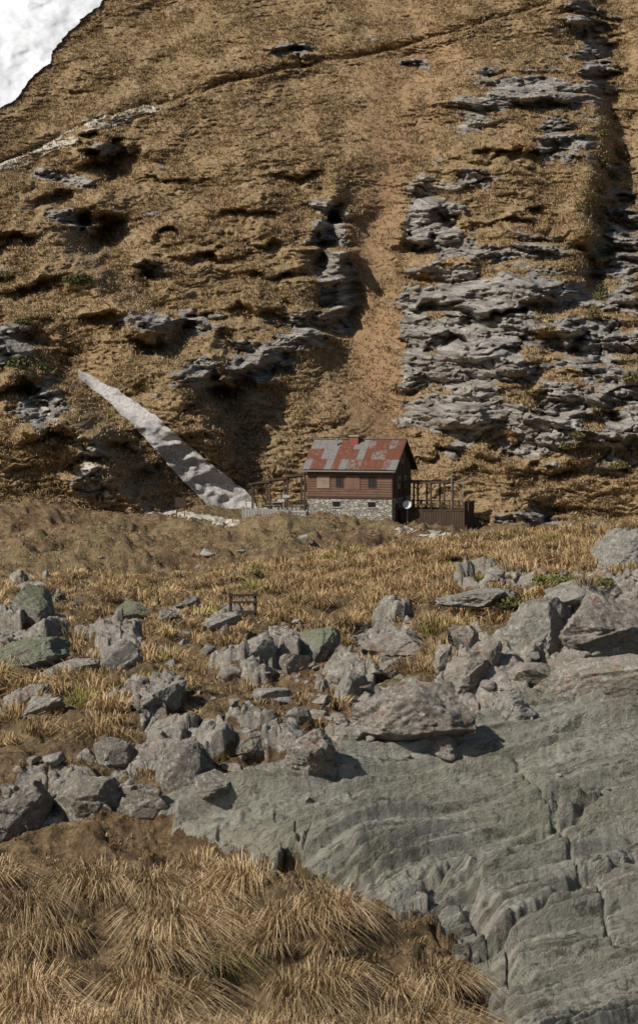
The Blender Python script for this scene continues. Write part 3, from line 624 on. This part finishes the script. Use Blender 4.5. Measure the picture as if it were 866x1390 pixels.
table(-4.8,1.5,1.27); table(-2.6,2.6,1.27); table(10.2,3.6,1.5)
rt=empty('wooden_deck',HO,RZ)
box('deck_core',L_+.13,15.1,2.2,6.4,-1.2,1.4,BLK,rt); box('deck_floor',L_+.13,15.2,2.1,6.5,1.402,1.5,W_DARK,rt)
for k in range(25):
    x=L_+.3+k*.258; box('skirt_board',x,x+.225,2.08,2.195,-1.4,1.35+random.uniform(-.05,.05),W_DARK,rt)
for z in(1.9,2.35): box('deck_rail',L_+.3,15.15,2.1,2.16,z,z+.1,W_DARK,rt)
for k in range(8): x=L_+.5+k*.93; box('deck_rail_post',x,x+.1,2.165,2.26,1.5,2.5,W_DARK,rt)
for k in range(16):
    y=2.2+k*.26; box('end_board',15.205,15.3,y,y+.23,-1.6,2.3+random.uniform(-.1,.1),W_DARK,rt)
pr=empty('timber_pergola',HO,RZ); pergola(9.2,13.2,2.5,6.0,1.5,3.95,3.95,pr,4)
mp=empty('metal_pole',HO,RZ); beam('pole',(13.8,3.0,1.5),(13.8,3.0,5.1),.07,STEEL,mp); beam('arm',(13.5,3,4.6),(14.1,3,4.6),.05,STEEL,mp)
mp=empty('metal_pole',HO,RZ); beam('pole',(14.6,4.4,1.5),(14.6,4.4,4.4),.06,STEEL,mp); beam('arm',(14.4,4.4,4.1),(14.8,4.4,4.1),.05,STEEL,mp)
sdh=empty('satellite_dish',HO,RZ); V=[(0,0,0)];Fc=[]
for rI in range(1,5):
    for k in range(20): a=k/20*6.283; q_=rI/4*.42; V.append((q_*math.cos(a),-.9*q_*q_,q_*math.sin(a)))
for k in range(20): Fc.append((0,1+k,1+(k+1)%20))
for rI in range(3):
    for k in range(20): a=1+rI*20+k; b=1+rI*20+(k+1)%20; Fc.append((a,a+20,b+20,b))
dsh=mesh_ob('dish',V,Fc,WHITE,sdh); dsh.location=(9.75,1.4,1.95); dsh.rotation_euler=(-.35,0,.2); beam('mast',(9.75,1.55,-.3),(9.75,1.55,1.95),.07,STEEL,sdh); beam('feed_arm',(9.75,1.4,1.6),(9.75,.9,1.95),.03,STEEL,sdh)
p=pick(PM,UM,VM,249,697); sg=empty('information_sign',p,0)
beam('post',(-.35,0,-.2),(-.35,0,1.5),.09,W_DARK,sg); beam('post',(.35,0,-.2),(.35,0,1.5),.09,W_DARK,sg); box('board',-.5,.5,-.09,-.05,.8,1.7,W_DARK,sg)
p=(-3.4,173.5,HZ+.0); sp_=empty('trail_signpost',p,0); beam('post',(0,0,-.5),(0,0,3.4),.11,W_GREY,sp_); box('arrow_board',-.1,.6,-.09,-.06,2.8,3.05,WHITE,sp_); box('arrow_board',-.6,.1,-.1,-.062,2.4,2.65,WHITE,sp_)
p=pick(PF,UF,VF,336,828); gt=empty('wooden_gate',(p[0],p[1]-.3,p[2]-.05),.1)
for x in(-.22,.20): beam('post',(x,0,-.2),(x,0,.42),.05,W_DARK,gt)
for z in(.08,.24,.36): box('rail',-.25,.23,-.045,-.03,z,z+.04,W_DARK,gt)
for k in range(5): box('paling',-.17+k*.08,-.145+k*.08,-.027,-.012,.03,.38,W_GREY,gt)

# ================= LIGHT / CAMERA =================
sv=Vector((-.66,-.40,.64)).normalized()
sl_=bpy.data.lights.new('sun','SUN'); sl_.energy=5.0; sl_.angle=math.radians(.5); sl_.color=(1,.945,.85); so=bpy.data.objects.new('sun',sl_); scene.collection.objects.link(so)
so.rotation_euler=sv.to_track_quat('Z','Y').to_euler()
w=bpy.data.worlds.new('World'); scene.world=w; w.use_nodes=True; nt=w.node_tree; bg=nt.nodes['Background']; sk=nt.nodes.new('ShaderNodeTexSky'); sk.sky_type='NISHITA'; sk.sun_disc=False
sk.sun_elevation=math.asin(sv.z); sk.sun_rotation=math.atan2(sv.x,sv.y); nt.links.new(sk.outputs[0],bg.inputs[0]); bg.inputs[1].default_value=.065
cd=bpy.data.cameras.new('camera'); cam=bpy.data.objects.new('camera',cd); scene.collection.objects.link(cam); scene.camera=cam
cam.rotation_euler=(math.radians(90)-PITCH,0,0); cd.sensor_fit='HORIZONTAL'; cd.sensor_width=36; cd.lens=36*F/866; cd.clip_end=5000; cd.clip_start=.1
cd.dof.use_dof=True; cd.dof.focus_distance=90; cd.dof.aperture_fstop=18
scene.view_settings.view_transform='Standard'; scene.view_settings.look='None'; scene.view_settings.exposure=0
